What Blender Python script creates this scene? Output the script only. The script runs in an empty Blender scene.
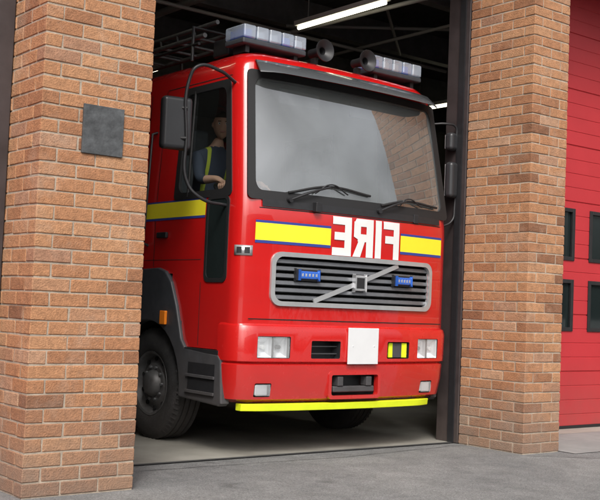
import bpy, bmesh, math, random
from mathutils import Vector, Matrix
random.seed(7)
scene=bpy.context.scene
COL=bpy.context.collection

# ------------------------------------------------------------------ helpers
def empty(name):
    o=bpy.data.objects.new(name,None); COL.objects.link(o); return o
def mk(name,verts,faces,mat=None,parent=None,smooth=False,bevel=0,seg=2,solid=0):
    me=bpy.data.meshes.new(name); me.from_pydata([tuple(v) for v in verts],[],faces); me.validate(); me.update()
    o=bpy.data.objects.new(name,me); COL.objects.link(o)
    if mat: me.materials.append(mat)
    if parent: o.parent=parent
    if smooth:
        for p in me.polygons: p.use_smooth=True
    if solid:
        m=o.modifiers.new('s','SOLIDIFY'); m.thickness=solid; m.offset=0
    if bevel:
        m=o.modifiers.new('b','BEVEL'); m.width=bevel; m.segments=seg; m.limit_method='ANGLE'; m.angle_limit=math.radians(35)
        for p in me.polygons: p.use_smooth=True
        m.harden_normals=True
    return o
def box(name,x0,x1,y0,y1,z0,z1,mat,parent=None,bevel=0.0,seg=2):
    v=[(x,y,z) for z in (z0,z1) for y in (y0,y1) for x in (x0,x1)]
    f=[(0,2,3,1),(4,5,7,6),(0,1,5,4),(2,6,7,3),(0,4,6,2),(1,3,7,5)]
    return mk(name,v,f,mat,parent,bevel=bevel,seg=seg)
def tube(name,pts,r,mat,parent=None,smooth_pts=True,cyclic=False):
    c=bpy.data.curves.new(name,'CURVE'); c.dimensions='3D'; c.bevel_depth=r; c.bevel_resolution=3; c.use_fill_caps=True
    if smooth_pts:
        s=c.splines.new('BEZIER'); s.bezier_points.add(len(pts)-1)
        for b,p in zip(s.bezier_points,pts):
            b.co=p; b.handle_left_type=b.handle_right_type='AUTO'
    else:
        s=c.splines.new('POLY'); s.points.add(len(pts)-1)
        for b,p in zip(s.points,pts): b.co=(p[0],p[1],p[2],1)
    s.use_cyclic_u=cyclic; s.resolution_u=10
    o=bpy.data.objects.new(name,c); COL.objects.link(o); c.materials.append(mat)
    if parent: o.parent=parent
    return o
def lathe(name,prof,center,axis,mat,parent=None,seg=48):
    """prof: list of (along_axis, radius)"""
    vs=[];fs=[];n=len(prof)
    ax={'x':0,'y':1,'z':2}[axis]
    for i in range(seg):
        a=2*math.pi*i/seg
        for (d,r) in prof:
            p=[0,0,0]; p[ax]=d; p[(ax+1)%3]=r*math.cos(a); p[(ax+2)%3]=r*math.sin(a)
            vs.append((p[0]+center[0],p[1]+center[1],p[2]+center[2]))
    for i in range(seg):
        j=(i+1)%seg
        for k in range(n-1):
            fs.append((i*n+k,j*n+k,j*n+k+1,i*n+k+1))
    o=mk(name,vs,fs,mat,parent,smooth=True)
    bm=bmesh.new(); bm.from_mesh(o.data); bmesh.ops.recalc_face_normals(bm,faces=bm.faces); bm.to_mesh(o.data); bm.free()
    m=o.modifiers.new('e','EDGE_SPLIT'); m.split_angle=math.radians(35)
    return o

# ------------------------------------------------------------------ materials
def mat(name,col,rough=.5,metal=0,coat=0,var=0,vscale=6,bump=0,bscale=40,spec=.5,backcol=None,emis=None,estr=0,col2=None,rvar=0,grime=None):
    m=bpy.data.materials.new(name); m.use_nodes=True; nt=m.node_tree; b=nt.nodes['Principled BSDF']
    b.inputs['Base Color'].default_value=(*col,1); b.inputs['Roughness'].default_value=rough; b.inputs['Metallic'].default_value=metal
    b.inputs['Coat Weight'].default_value=coat; b.inputs['Coat Roughness'].default_value=.03; b.inputs['Specular IOR Level'].default_value=spec
    if coat>=.9: b.inputs['Coat IOR'].default_value=1.7
    N=nt.nodes.new; L=nt.links.new
    src=None
    tc=N('ShaderNodeTexCoord')
    if var or col2:
        n=N('ShaderNodeTexNoise'); n.inputs['Scale'].default_value=vscale; n.inputs['Detail'].default_value=8; n.inputs['Roughness'].default_value=.65
        L(tc.outputs['Object'],n.inputs['Vector'])
        r=N('ShaderNodeValToRGB'); r.color_ramp.elements[0].position=.3; r.color_ramp.elements[1].position=.72
        c2=col2 or tuple(min(1,c*(1+var)) for c in col); c1=tuple(c*(1-var) for c in col) if not col2 else col
        r.color_ramp.elements[0].color=(*c1,1); r.color_ramp.elements[1].color=(*c2,1)
        L(n.outputs['Fac'],r.inputs['Fac']); src=r.outputs['Color']
        if rvar:
            mr=N('ShaderNodeMapRange'); mr.inputs['To Min'].default_value=max(0,rough-rvar); mr.inputs['To Max'].default_value=rough+rvar
            L(n.outputs['Fac'],mr.inputs['Value']); L(mr.outputs['Result'],b.inputs['Roughness'])
    if grime:
        sp=N('ShaderNodeSeparateXYZ'); L(tc.outputs['Object'],sp.inputs[0])
        n4=N('ShaderNodeTexNoise'); n4.inputs['Scale'].default_value=5; n4.inputs['Detail'].default_value=9; n4.inputs['Roughness'].default_value=.7; L(tc.outputs['Object'],n4.inputs['Vector'])
        g1=N('ShaderNodeMapRange'); g1.inputs['From Min'].default_value=grime[0]; g1.inputs['From Max'].default_value=grime[1]; g1.inputs['To Min'].default_value=grime[2]; g1.inputs['To Max'].default_value=0; L(sp.outputs['Z'],g1.inputs['Value'])
        g2=N('ShaderNodeMath'); g2.operation='MULTIPLY'; L(g1.outputs['Result'],g2.inputs[0]); L(n4.outputs['Fac'],g2.inputs[1])
        gm=N('ShaderNodeMix'); gm.data_type='RGBA'; L(g2.outputs[0],gm.inputs['Factor'])
        if src: L(src,gm.inputs[6])
        else: gm.inputs[6].default_value=(*col,1)
        gm.inputs[7].default_value=(.13,.10,.08,1); src=gm.outputs[2]
    if backcol:
        g=N('ShaderNodeNewGeometry'); mx=N('ShaderNodeMix'); mx.data_type='RGBA'
        L(g.outputs['Backfacing'],mx.inputs['Factor'])
        if src: L(src,mx.inputs[6])
        else: mx.inputs[6].default_value=(*col,1)
        mx.inputs[7].default_value=(*backcol,1); src=mx.outputs[2]
    if src: L(src,b.inputs['Base Color'])
    if bump:
        n2=N('ShaderNodeTexNoise'); n2.inputs['Scale'].default_value=bscale; n2.inputs['Detail'].default_value=6
        L(tc.outputs['Object'],n2.inputs['Vector'])
        bp=N('ShaderNodeBump'); bp.inputs['Strength'].default_value=bump; bp.inputs['Distance'].default_value=.01
        L(n2.outputs['Fac'],bp.inputs['Height']); L(bp.outputs['Normal'],b.inputs['Normal'])
    if emis:
        b.inputs['Emission Color'].default_value=(*emis,1); b.inputs['Emission Strength'].default_value=estr
    return m
def glass(name,tint,gloss,rough=.02,gcol=(1,1,1),haze=0,dcol=(.6,.62,.62)):
    m=bpy.data.materials.new(name); m.use_nodes=True; nt=m.node_tree; nt.nodes.clear(); N=nt.nodes.new; L=nt.links.new
    o=N('ShaderNodeOutputMaterial'); mx=N('ShaderNodeMixShader'); t=N('ShaderNodeBsdfTransparent'); g=N('ShaderNodeBsdfGlossy')
    t.inputs['Color'].default_value=(*tint,1); g.inputs['Roughness'].default_value=rough; g.inputs['Color'].default_value=(*gcol,1)
    mx.inputs[0].default_value=gloss
    L(t.outputs[0],mx.inputs[1]); L(g.outputs[0],mx.inputs[2])
    if haze:  # diffuse film: milky look on lamp lenses, painted sky reflection on the windscreen
        d=N('ShaderNodeBsdfDiffuse'); d.inputs['Color'].default_value=(*dcol,1); m2=N('ShaderNodeMixShader')
        tc=N('ShaderNodeTexCoord'); n=N('ShaderNodeTexNoise'); n.inputs['Scale'].default_value=1.6; n.inputs['Detail'].default_value=6; L(tc.outputs['Object'],n.inputs['Vector'])
        mr=N('ShaderNodeMapRange'); mr.inputs['From Min'].default_value=.3; mr.inputs['From Max'].default_value=.7; mr.inputs['To Min'].default_value=haze*.8; mr.inputs['To Max'].default_value=haze*1.2
        L(n.outputs['Fac'],mr.inputs['Value']); L(mr.outputs['Result'],m2.inputs[0]); L(mx.outputs[0],m2.inputs[1]); L(d.outputs[0],m2.inputs[2]); L(m2.outputs[0],o.inputs['Surface'])
    else: L(mx.outputs[0],o.inputs['Surface'])
    return m

RED=mat('fire_red_paint',(.53,.008,.008),.24,coat=1,var=.05,vscale=3,backcol=(.36,.36,.36),grime=(.8,1.7,.10))
REDB=mat('bumper_red_paint',(.53,.010,.009),.27,coat=1,var=.06,vscale=4,rvar=.05,grime=(.38,.80,.32))
BLACK=mat('black_plastic',(.018,.018,.02),.45,var=.2,vscale=20)
RUBBER=mat('rubber_seal',(.012,.012,.013),.6)
DGREY=mat('grey_step_plastic',(.045,.049,.057),.5,var=.25,vscale=8,bump=.1,bscale=200,grime=(.35,1.2,.5))
TYRE=mat('tyre_rubber',(.024,.024,.025),.8,var=.35,vscale=12,bump=.3,bscale=60,grime=(0,.6,.35))
RIM=mat('painted_rim',(.10,.105,.11),.5,metal=.3,var=.35,vscale=15,grime=(0,1.2,.6))
CHROME=mat('silver_trim',(.75,.76,.78),.28,metal=.75)
SILVER=mat('grey_grille_frame',(.50,.51,.52),.26,metal=.5,var=.1)
SLAT=mat('grille_slat',(.15,.155,.165),.35,metal=.4,var=.15)
DARK=mat('dark_void',(.006,.006,.006),.9)
YEL=mat('fluorescent_yellow',(.84,.74,.03),.4,coat=.3,var=.05,vscale=3)
LIME=mat('lime_yellow_lip',(.74,.86,.02),.45,var=.08)
BLUE=mat('blue_band',(.03,.05,.26),.4)
WHITE=mat('white_vinyl',(.72,.72,.71),.4,var=.04)
LAMPW=mat('plate_white',(.66,.67,.68),.35,var=.03)
ORANGE=mat('orange_lens',(.90,.25,.02),.2,coat=.5)
BLUELENS=mat('blue_lens',(.03,.12,.50),.15,coat=.5)
LENS=glass('clear_bar_lens',(.82,.88,.94),.24,rough=.08,haze=.28,dcol=(.68,.76,.86))
VISOR=mat('smoked_visor',(.07,.075,.08),.2,coat=.4)
STEEL=mat('galvanised_steel',(.22,.225,.23),.45,metal=.6,var=.25,vscale=9)
SEAT=mat('seat_fabric',(.16,.17,.19),.9,var=.2)
DASH=mat('dashboard',(.11,.114,.12),.6)
GLASSW=glass('windscreen_glass',(.86,.91,.90),.36,haze=.10,dcol=(.64,.69,.69))  # pale film in the colour stands in for reflected sky
GLASSS=glass('side_glass',(.80,.86,.85),.11)
GLASSD=mat('dark_door_glass',(.012,.018,.018),.05,coat=.6)

# ------------------------------------------------------------------ building
station=empty('fire_station')
def brick_material():
    m=bpy.data.materials.new('facing_brick'); m.use_nodes=True; nt=m.node_tree; b=nt.nodes['Principled BSDF']; N=nt.nodes.new; L=nt.links.new
    a=N('ShaderNodeAttribute'); a.attribute_name='rnd'
    r=N('ShaderNodeValToRGB'); cr=r.color_ramp
    cols=[(0,(.22,.098,.050)),(.07,(.305,.138,.068)),(.30,(.37,.172,.083)),(.62,(.40,.196,.096)),(.87,(.435,.228,.118)),(.95,(.33,.172,.104)),(1,(.46,.275,.165))]
    cr.elements[0].position=0; cr.elements[0].color=(*cols[0][1],1); cr.elements[1].position=1; cr.elements[1].color=(*cols[-1][1],1)
    for p,c in cols[1:-1]:
        e=cr.elements.new(p); e.color=(*c,1)
    L(a.outputs['Fac'],r.inputs['Fac'])
    tc=N('ShaderNodeTexCoord')
    n=N('ShaderNodeTexNoise'); n.inputs['Scale'].default_value=26; n.inputs['Detail'].default_value=10; n.inputs['Roughness'].default_value=.75
    L(tc.outputs['Object'],n.inputs['Vector'])
    mr=N('ShaderNodeMapRange'); mr.inputs['From Min'].default_value=.3; mr.inputs['From Max'].default_value=.7; mr.inputs['To Min'].default_value=.60; mr.inputs['To Max'].default_value=1.26
    L(n.outputs['Fac'],mr.inputs['Value'])
    mx=N('ShaderNodeMix'); mx.data_type='RGBA'; mx.blend_type='MULTIPLY'; mx.inputs['Factor'].default_value=1
    L(r.outputs['Color'],mx.inputs[6]); L(mr.outputs['Result'],mx.inputs[7])
    n3=N('ShaderNodeTexNoise'); n3.inputs['Scale'].default_value=2.2; n3.inputs['Detail'].default_value=8; n3.inputs['Roughness'].default_value=.7
    L(tc.outputs['Object'],n3.inputs['Vector'])
    mr3=N('ShaderNodeMapRange'); mr3.inputs['From Min'].default_value=.52; mr3.inputs['From Max'].default_value=.75; mr3.inputs['To Max'].default_value=.35
    L(n3.outputs['Fac'],mr3.inputs['Value'])
    mx2=N('ShaderNodeMix'); mx2.data_type='RGBA'; L(mr3.outputs['Result'],mx2.inputs['Factor']); L(mx.outputs[2],mx2.inputs[6]); mx2.inputs[7].default_value=(.52,.42,.33,1)
    sp=N('ShaderNodeSeparateXYZ'); L(tc.outputs['Object'],sp.inputs[0])
    ad=N('ShaderNodeMath'); ad.operation='MULTIPLY_ADD'; L(n3.outputs['Fac'],ad.inputs[0]); ad.inputs[1].default_value=-.9; L(sp.outputs['Z'],ad.inputs[2])
    mg=N('ShaderNodeMapRange'); mg.inputs['From Min'].default_value=-.45; mg.inputs['From Max'].default_value=.25; mg.inputs['To Min'].default_value=.65; mg.inputs['To Max'].default_value=0
    L(ad.outputs[0],mg.inputs['Value'])
    mx3=N('ShaderNodeMix'); mx3.data_type='RGBA'; L(mg.outputs['Result'],mx3.inputs['Factor']); L(mx2.outputs[2],mx3.inputs[6]); mx3.inputs[7].default_value=(.17,.135,.11,1)
    L(mx3.outputs[2],b.inputs['Base Color'])
    b.inputs['Roughness'].default_value=.88
    n2=N('ShaderNodeTexNoise'); n2.inputs['Scale'].default_value=90; n2.inputs['Detail'].default_value=8; L(tc.outputs['Object'],n2.inputs['Vector'])
    bp=N('ShaderNodeBump'); bp.inputs['Strength'].default_value=.8; bp.inputs['Distance'].default_value=.008; L(n2.outputs['Fac'],bp.inputs['Height']); L(bp.outputs['Normal'],b.inputs['Normal'])
    return m
BRICK=brick_material()
MORTAR=mat('mortar',(.37,.305,.24),.95,var=.3,vscale=14,bump=.4,bscale=120)
def brick_pillar(name,x0,x1,y0,y1,z0,z1,parent,pitch=.0885,bl=.236,t=.112,j=.010):
    bm=bmesh.new(); lay=bm.faces.layers.float.new('rnd')
    row=0; z=z0
    def put(a,b,c,d,z,zt):
        e=random.uniform(-.0015,.0015)
        vs=[]
        for zz in (z+j/2,zt-j/2):
            for (x,y) in ((a,c),(b,c),(b,d),(a,d)):
                vs.append(bm.verts.new((x+random.uniform(-.0026,.0026)+e,y+random.uniform(-.0014,.0014)+e,zz+random.uniform(-.0024,.0024))))
        rv=random.random()
        for f in ((3,2,1,0),(4,5,6,7),(0,1,5,4),(1,2,6,5),(2,3,7,6),(3,0,4,7)):
            ff=bm.faces.new([vs[k] for k in f]); ff[lay]=rv
    def run(axis,a,b,c,d,z,zt):
        n=max(1,round((b-a)/bl)); s=(b-a)/n
        for k in range(n):
            p=a+k*s+j/2; q=a+(k+1)*s-j/2
            if axis=='x': put(p,q,c,d,z,zt)
            else: put(c,d,p,q,z,zt)
    while z<z1-.01:
        zt=min(z+pitch,z1)
        if row%2==0:
            for (c,d) in ((y0,y0+t),(y1-t,y1)): run('x',x0-j/2,x1+j/2,c,d,z,zt)
            for (c,d) in ((x0,x0+t),(x1-t,x1)): run('y',y0+t+j/2,y1-t-j/2,c,d,z,zt)
        else:
            for (c,d) in ((x0,x0+t),(x1-t,x1)): run('y',y0-j/2,y1+j/2,c,d,z,zt)
            for (c,d) in ((y0,y0+t),(y1-t,y1)): run('x',x0+t+j/2,x1-t-j/2,c,d,z,zt)
        z=zt; row+=1
    bmesh.ops.bevel(bm,geom=bm.edges[:],offset=.0045,segments=1,affect='EDGES',profile=.5)
    me=bpy.data.meshes.new(name); bm.to_mesh(me); bm.free()
    me.materials.append(BRICK)
    o=bpy.data.objects.new(name,me); COL.objects.link(o); o.parent=parent
    g=.0058
    box(name+'_mortar',x0+g,x1-g,y0+g,y1-g,z0-.05,z1,MORTAR,parent)
    return o
ZT=4.9
brick_pillar('brick_pillar_a',-.66,.10,0,.90,0,ZT,station)
brick_pillar('brick_pillar_b',3.98,4.48,.02,.78,0,ZT,station)
brick_pillar('brick_pillar_c',8.6,9.2,0,.78,0,ZT,station)
COLM=mat('dark_steel_guide',(.045,.035,.035),.5,var=.3,vscale=5,rvar=.1,grime=(0,.6,.5))
def guide(name,x0,x1,y0,y1):
    box(name,x0,x1,y0,y1,0,ZT,COLM,station,bevel=.006)
guide('door_guide_a',3.97,4.30,.785,1.06)
box('door_guide_a_channel',3.955,3.968,.83,.90,0,ZT,BLACK,station)
guide('door_guide_b',-.78,-.665,.46,.80)
guide('door_guide_c',.105,.18,.60,1.0)
guide('door_guide_d',4.485,4.75,.80,1.14)
guide('door_guide_e',8.4,8.59,.80,1.14)
PLQ=mat('slate_plaque',(.065,.069,.073),.6,var=.5,vscale=14,bump=.4,bscale=30)
box('wall_plaque',-.385,-.10,-.014,.004,2.115,2.425,PLQ,station,bevel=.003)
DOOR=mat('red_door_paint',(.46,.030,.038),.42,var=.06,vscale=2,bump=.05,bscale=15,grime=(0,.8,.5))
def sect_door(name,x0,x1,y,parent):
    wins=[]
    base=5.64
    k=math.ceil((x0+.15-base)/.81)
    while base+k*.81+.52<x1-.1:
        wins.append((base+k*.81,base+k*.81+.52)); k+=1
    def skin(xa,xb,za,zb,tag):
        vs=[];fs=[];prof=[]
        pit=.155
        kk=math.ceil((za+.01)/pit)
        prof.append((za,0))
        while kk*pit<zb-.012:
            zz=kk*pit
            big=(kk%4==0)
            dd=.012 if big else .005; hh=.009 if big else .006
            prof+= [(zz-hh,0),(zz-hh*.4,dd),(zz+hh*.4,dd),(zz+hh,0)]; kk+=1
        prof.append((zb,0))
        prof=[p for i,p in enumerate(prof) if p[0]>=za and p[0]<=zb]
        for (zz,d) in prof: vs+=[(xa,y+d,zz),(xb,y+d,zz)]
        for i in range(len(prof)-1): fs.append((2*i,2*i+1,2*i+3,2*i+2))
        mk(name+tag,vs,fs,DOOR,parent)
    cuts=[0,1.07,1.61,1.84,2.39,ZT]
    for i in range(5):
        za,zb=cuts[i],cuts[i+1]
        if i in (1,3):
            xa=x0
            for n,(a,b) in enumerate(wins):
                skin(xa,a,za,zb,'_skin_%d_%d'%(i,n)); xa=b
                box(name+'_pane_%d_%d'%(i,n),a+.02,b-.02,y+.02,y+.03,za+.02,zb-.02,GLASSD,parent)
                for q,(c,d,e,f) in enumerate(((a-.012,a+.035,za-.012,zb+.012),(b-.035,b+.012,za-.012,zb+.012),(a+.036,b-.036,za-.012,za+.03),(a+.036,b-.036,zb-.03,zb+.012))):
                    box(name+'_wf_%d_%d_%d'%(i,n,q),c,d,y-.014,y+.015,e,f,BLACK,parent,bevel=.004)
            skin(xa,x1,za,zb,'_skin_%d_e'%i)
        else: skin(x0,x1,za,zb,'_skin_%d'%i)
    box(name+'_bottom_seal',x0,x1,y-.012,y+.03,0.001,.035,RUBBER,parent)
sect_door('sectional_door_a',4.70,8.45,1.18,station)
sect_door('sectional_door_b',-4.6,-.70,1.0,station)
FASC=mat('grey_fascia',(.16,.16,.165),.6,var=.15)
box('fascia',-7,13,.25,.85,ZT,5.9,FASC,station)
box('roof_slab',-7,13,.86,14.5,5.3,5.6,FASC,station)
WALLI=mat('interior_block_wall',(.20,.195,.18),.85,var=.25,vscale=2)
box('back_wall',-7,13,14,14.3,0,5.29,WALLI,station)
box('side_wall_a',-.72,-.5,1.09,13.99,0,5.29,WALLI,station)
box('side_wall_b',12.7,12.9,1.3,13.99,0,5.29,WALLI,station)
box('side_wall_c',-7,-6.8,.0,13.99,0,4.89,WALLI,station)
box('pier_wall',9.2,12.9,.3,.6,0,ZT-.002,WALLI,station)
CEIL=mat('dark_ceiling',(.08,.082,.085),.8,var=.3,vscale=2)
vs=[];fs=[]
n=140
for i in range(n+1):
    x=-.6+i*.095; z=5.2+(.04 if i%2 else 0)
    vs+=[(x,.87,z),(x,13.98,z)]
for i in range(n): fs.append((2*i,2*i+2,2*i+3,2*i+1))
mk('ceiling_deck',vs,fs,CEIL,station)
BEAM=mat('painted_beam',(.18,.182,.185),.6,var=.2)
for i,yb in enumerate((2.6,4.6,6.6,8.6,10.6,12.6)):
    box('beam_%d'%i,-.5,12.7,yb-.07,yb+.07,4.78,4.81,BEAM,station); box('beam_web_%d'%i,-.5,12.7,yb-.01,yb+.01,4.812,5.17,BEAM,station)
PIPE=mat('grey_pipe',(.32,.32,.32),.5)
tube('ceiling_pipe_a',[(1.2,1.3,4.62),(1.2,9,4.62)],.02,PIPE,station,False)
tube('ceiling_pipe_b',[(2.2,1.3,4.7),(2.2,9,4.7)],.03,PIPE,station,False)
tube('ceiling_pipe_c',[(0,4.0,4.5),(7,4.0,4.5)],.022,PIPE,station,False)
tube('door_track_a',[(.3,1.1,4.45),(.3,5.5,4.55)],.025,PIPE,station,False)
tube('door_track_b',[(4.3,1.1,4.45),(4.3,5.5,4.55)],.025,PIPE,station,False)
tube('ceiling_pipe_d',[(5.6,1.5,4.6),(5.6,10,4.6)],.02,PIPE,station,False)
tube('ceiling_brace',[(4.6,2.7,4.75),(6.6,4.5,4.75)],.02,PIPE,station,False)
tube('ceiling_brace_b',[(6.6,2.7,4.75),(4.6,4.5,4.75)],.02,PIPE,station,False)
tube('cable_tray',[(3.0,2.0,4.66),(3.0,12,4.66)],.045,PIPE,station,False)
TUBE=mat('fluorescent_tube',(.9,.9,.85),.4,emis=(1,.92,.66),estr=5)
def lamp(i,x,y0,y1,z=4.40):
    box('lamp_body_%d'%i,x-.05,x+.05,y0,y1,z+.035,z+.09,WHITE,station,bevel=.005)
    tube('lamp_tube_%d'%i,[(x,y0+.03,z+.012),(x,y1-.03,z+.012)],.022,TUBE,station,False)
    for k,yy in enumerate((y0+.2,y1-.2)): tube('lamp_hanger_%d_%d'%(i,k),[(x,yy,z+.09),(x,yy,5.2)],.006,PIPE,station,False)
lamp(0,4.0,1.98,3.5); lamp(1,4.0,6.6,8.1); lamp(2,8.4,5.0,6.1); lamp(3,8.4,8.5,10); lamp(5,4.0,10.5,12); lamp(6,.6,2.3,3.6)  # includes extra lamps, added to brighten the ceiling

# invented far side of the yard: building and trees added for reflections in paint and glass
OPB=mat('distant_brick',(.26,.15,.10),.9,var=.25,vscale=1.2); OPR=mat('distant_roof',(.07,.07,.075),.8,var=.2)
hall=empty('reflection_building')
box('walls',-22,16,-46,-38,0,6.2,OPB,hall); mk('roof',[(-22.4,-46.3,6.2),(16.4,-46.3,6.2),(16.4,-37.7,6.2),(-22.4,-37.7,6.2),(-22.4,-42,8.8),(16.4,-42,8.8)],[(3,2,5,4),(1,0,4,5),(0,3,4),(2,1,5)],OPR,hall)
for k in range(9):
    for q,z in enumerate((1.0,3.9)): 
        box('window_%d_%d'%(k,q),-20+k*4,-18.2+k*4,-37.99,-37.96,z,z+1.4,GLASSD,hall); box('window_frame_%d_%d'%(k,q),-20.1+k*4,-18.1+k*4,-37.995,-37.97,z-.1,z+1.5,WHITE,hall)
LEAF=mat('hedge_leaves',(.04,.075,.025),.8,col2=(.08,.12,.04),vscale=3)
vs=[];fs=[]
for k in range(5000):
    t=random.random(); x=17+t*26; y=-36+random.gauss(0,1.4); hgt=4.2+1.6*math.sin(x*.9)+.9*math.sin(x*2.3)
    z=random.uniform(.0,1)**.8*hgt; s=.28
    a=[Vector((random.uniform(-s,s),random.uniform(-s,s),random.uniform(-s,s)))+Vector((x,y,z)) for _ in range(3)]
    vs+=a; fs.append((3*k,3*k+1,3*k+2))
mk('reflection_trees',vs,fs,LEAF)  # unseen foliage, added to be mirrored in the paintwork

# ------------------------------------------------------------------ ground
def asphalt():
    m=bpy.data.materials.new('asphalt'); m.use_nodes=True; nt=m.node_tree; b=nt.nodes['Principled BSDF']; N=nt.nodes.new; L=nt.links.new
    tc=N('ShaderNodeTexCoord')
    def noise(s,d=8,r=.6):
        n=N('ShaderNodeTexNoise'); n.inputs['Scale'].default_value=s; n.inputs['Detail'].default_value=d; n.inputs['Roughness'].default_value=r; L(tc.outputs['Object'],n.inputs['Vector']); return n
    n1=noise(.7,10,.7); n2=noise(120,3); n3=noise(4,8,.7)
    r=N('ShaderNodeValToRGB'); r.color_ramp.elements[0].position=.3; r.color_ramp.elements[1].position=.7
    r.color_ramp.elements[0].color=(.125,.127,.129,1); r.color_ramp.elements[1].color=(.215,.214,.209,1)
    L(n1.outputs['Fac'],r.inputs['Fac'])
    def mul(a,fac_out,lo,hi,fm=.3,fM=.7):
        mr=N('ShaderNodeMapRange'); mr.inputs['From Min'].default_value=fm; mr.inputs['From Max'].default_value=fM; mr.inputs['To Min'].default_value=lo; mr.inputs['To Max'].default_value=hi
        L(fac_out,mr.inputs['Value']); mx=N('ShaderNodeMix'); mx.data_type='RGBA'; mx.blend_type='MULTIPLY'; mx.inputs['Factor'].default_value=1
        L(a,mx.inputs[6]); L(mr.outputs['Result'],mx.inputs[7]); return mx.outputs[2]
    c=mul(r.outputs['Color'],n2.outputs['Fac'],.5,1.5); c=mul(c,n3.outputs['Fac'],.74,1.18)
    n5=noise(1.9,3,.5); c=mul(c,n5.outputs['Fac'],1,.60,.64,.73)
    L(c,b.inputs['Base Color']); b.inputs['Roughness'].default_value=.9
    bp=N('ShaderNodeBump'); bp.inputs['Strength'].default_value=.5; bp.inputs['Distance'].default_value=.008; L(n2.outputs['Fac'],bp.inputs['Height']); L(bp.outputs['Normal'],b.inputs['Normal'])
    return m
ASPH=asphalt()
mk('ground',[(-400,-400,-.004),(400,-400,-.004),(400,400,-.004),(-400,400,-.004)],[(0,1,2,3)],ASPH)
FLOOR=mat('worn_concrete',(.20,.19,.165),.65,var=.0,vscale=1.6,bump=.1,bscale=30,col2=(.36,.345,.305),rvar=.2)
mk('garage_floor',[(-6.8,.87,.002),(12.7,.87,.002),(12.7,14,.002),(-6.8,14,.002)],[(0,1,2,3)],FLOOR)
THR=mat('threshold_joint',(.05,.05,.05),.8,var=.3)
mk('threshold_joint',[(.1,.82,.0045),(3.97,.82,.0045),(3.97,.872,.0045),(.1,.872,.0045)],[(0,1,2,3)],THR)
APR=mat('concrete_apron',(.20,.20,.195),.85,col2=(.30,.295,.285),vscale=2.5,bump=.2,bscale=80)
mk('concrete_apron',[(4.50,-.15,.001),(13,-.15,.001),(13,1.17,.001),(4.50,1.17,.001)],[(0,1,2,3)],APR)
def crack(name,pts,w):
    vs=[];fs=[]
    P=[]
    for i in range(len(pts)-1):
        a=Vector(pts[i]); b=Vector(pts[i+1]); nseg=14
        for k in range(nseg): P.append(a.lerp(b,k/nseg)+Vector((random.uniform(-.012,.012),random.uniform(-.012,.012))))
    P.append(Vector(pts[-1]))
    for i,p in enumerate(P):
        q=P[min(i+1,len(P)-1)]-P[max(i-1,0)]; nrm=Vector((-q.y,q.x)).normalized()*w*random.uniform(.4,1.2)
        vs+=[(p.x+nrm.x,p.y+nrm.y,.0005),(p.x-nrm.x,p.y-nrm.y,.0005)]
    for i in range(len(P)-1): fs.append((2*i,2*i+2,2*i+3,2*i+1))
    mk(name,vs,fs,THR)
crack('asphalt_joint',[(3.95,-.02),(5.2,-1.0),(7.5,-1.6)],.006)
crack('asphalt_joint',[(4.0,.70),(2.4,.55),(.2,.62)],.005)

# ------------------------------------------------------------------ fire engine
truck=empty('fire_engine')
XL0,XR0=1.42,3.80; CX=(XL0+XR0)/2; HW=(XR0-XL0)/2
def lerpt(tab,z):
    if z<=tab[0][0]: return tab[0][1]
    for (a,b),(c,d) in zip(tab,tab[1:]):
        if z<=c: return b+(d-b)*(z-a)/(c-a)
    return tab[-1][1]
INS=[(1.9,0),(2.1,.006),(3.12,.07),(3.22,.10),(3.285,.16),(3.33,.28),(3.35,.42)]
YC=[(1.06,.705),(1.95,.70),(2.1,.715),(3.12,.89),(3.22,.92),(3.285,.98),(3.33,1.10),(3.35,1.24)]
def XLz(z): return XL0+lerpt(INS,z)
def XRz(z): return XR0-lerpt(INS,z)
def YCz(z): return lerpt(YC,z)
BOW=.10; RC=.15
def front(x,z,off=0):
    t=(x-CX)/(HW-.0); return Vector((x,YCz(z)+BOW*t*t-off,z))
def sideL(y,z,off=0): return Vector((XLz(z)-off,y,z))
def sideR(y,z,off=0): return Vector((XRz(z)+off,y,z))
YREAR=4.2
def outline(z):
    xl,xr=XLz(z),XRz(z); hw=(xr-xl)/2
    tE=(hw-RC)/HW; ye=YCz(z)+BOW*tE*tE
    cs=ye+RC
    L=[]
    for y in (YREAR,3.45,3.3,2.75,2.45,2.12,1.78,1.60): L.append((xl,y))
    L.append((xl,cs+.05)); L.append((xl,cs))
    for k in range(1,6):
        a=math.pi/2*k/6
        L.append((xl+RC*(1-math.cos(a)),cs-RC*math.sin(a)*.93))
    fx=[xl+RC,1.74,2.0,2.3]
    Fp=[(x,YCz(z)+BOW*((x-CX)/HW)**2) for x in fx]
    half=L+Fp+[(CX,YCz(z))]
    other=[(2*CX-x,y) for (x,y) in reversed(half[:-1])]
    return half+other
rows=[.84,1.05,1.23,1.45,1.63,1.72,1.9,1.98,2.11,2.4,2.75,3.03,3.11,3.18,3.22,3.255,3.285,3.31,3.33,3.35]
OL=[outline(z) for z in rows]; nc=len(OL[0])
vs=[];fs=[]
for z,o in zip(rows,OL):
    for (x,y) in o: vs.append((x,y,z))
def hole(r,c):
    z0,z1=rows[r],rows[r+1]; cc=c if c<nc//2 else nc-2-c
    E=1e-6
    if z0>=2.11-E and z1<=3.03+E and cc in (6,7,2,3): return True   # door and crew windows
    if z0>=2.11-E and z1<=3.11+E and cc>=14: return True            # windscreen
    if z0>=1.23-E and z1<=1.63+E and cc>=16: return True            # grille
    if z1<=1.45+E and cc in (3,4,5): return True                    # wheel arch
    if z1<=1.05+E and (cc==6 or cc>=9): return True                 # arch edge; bumper zone
    return False
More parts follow.
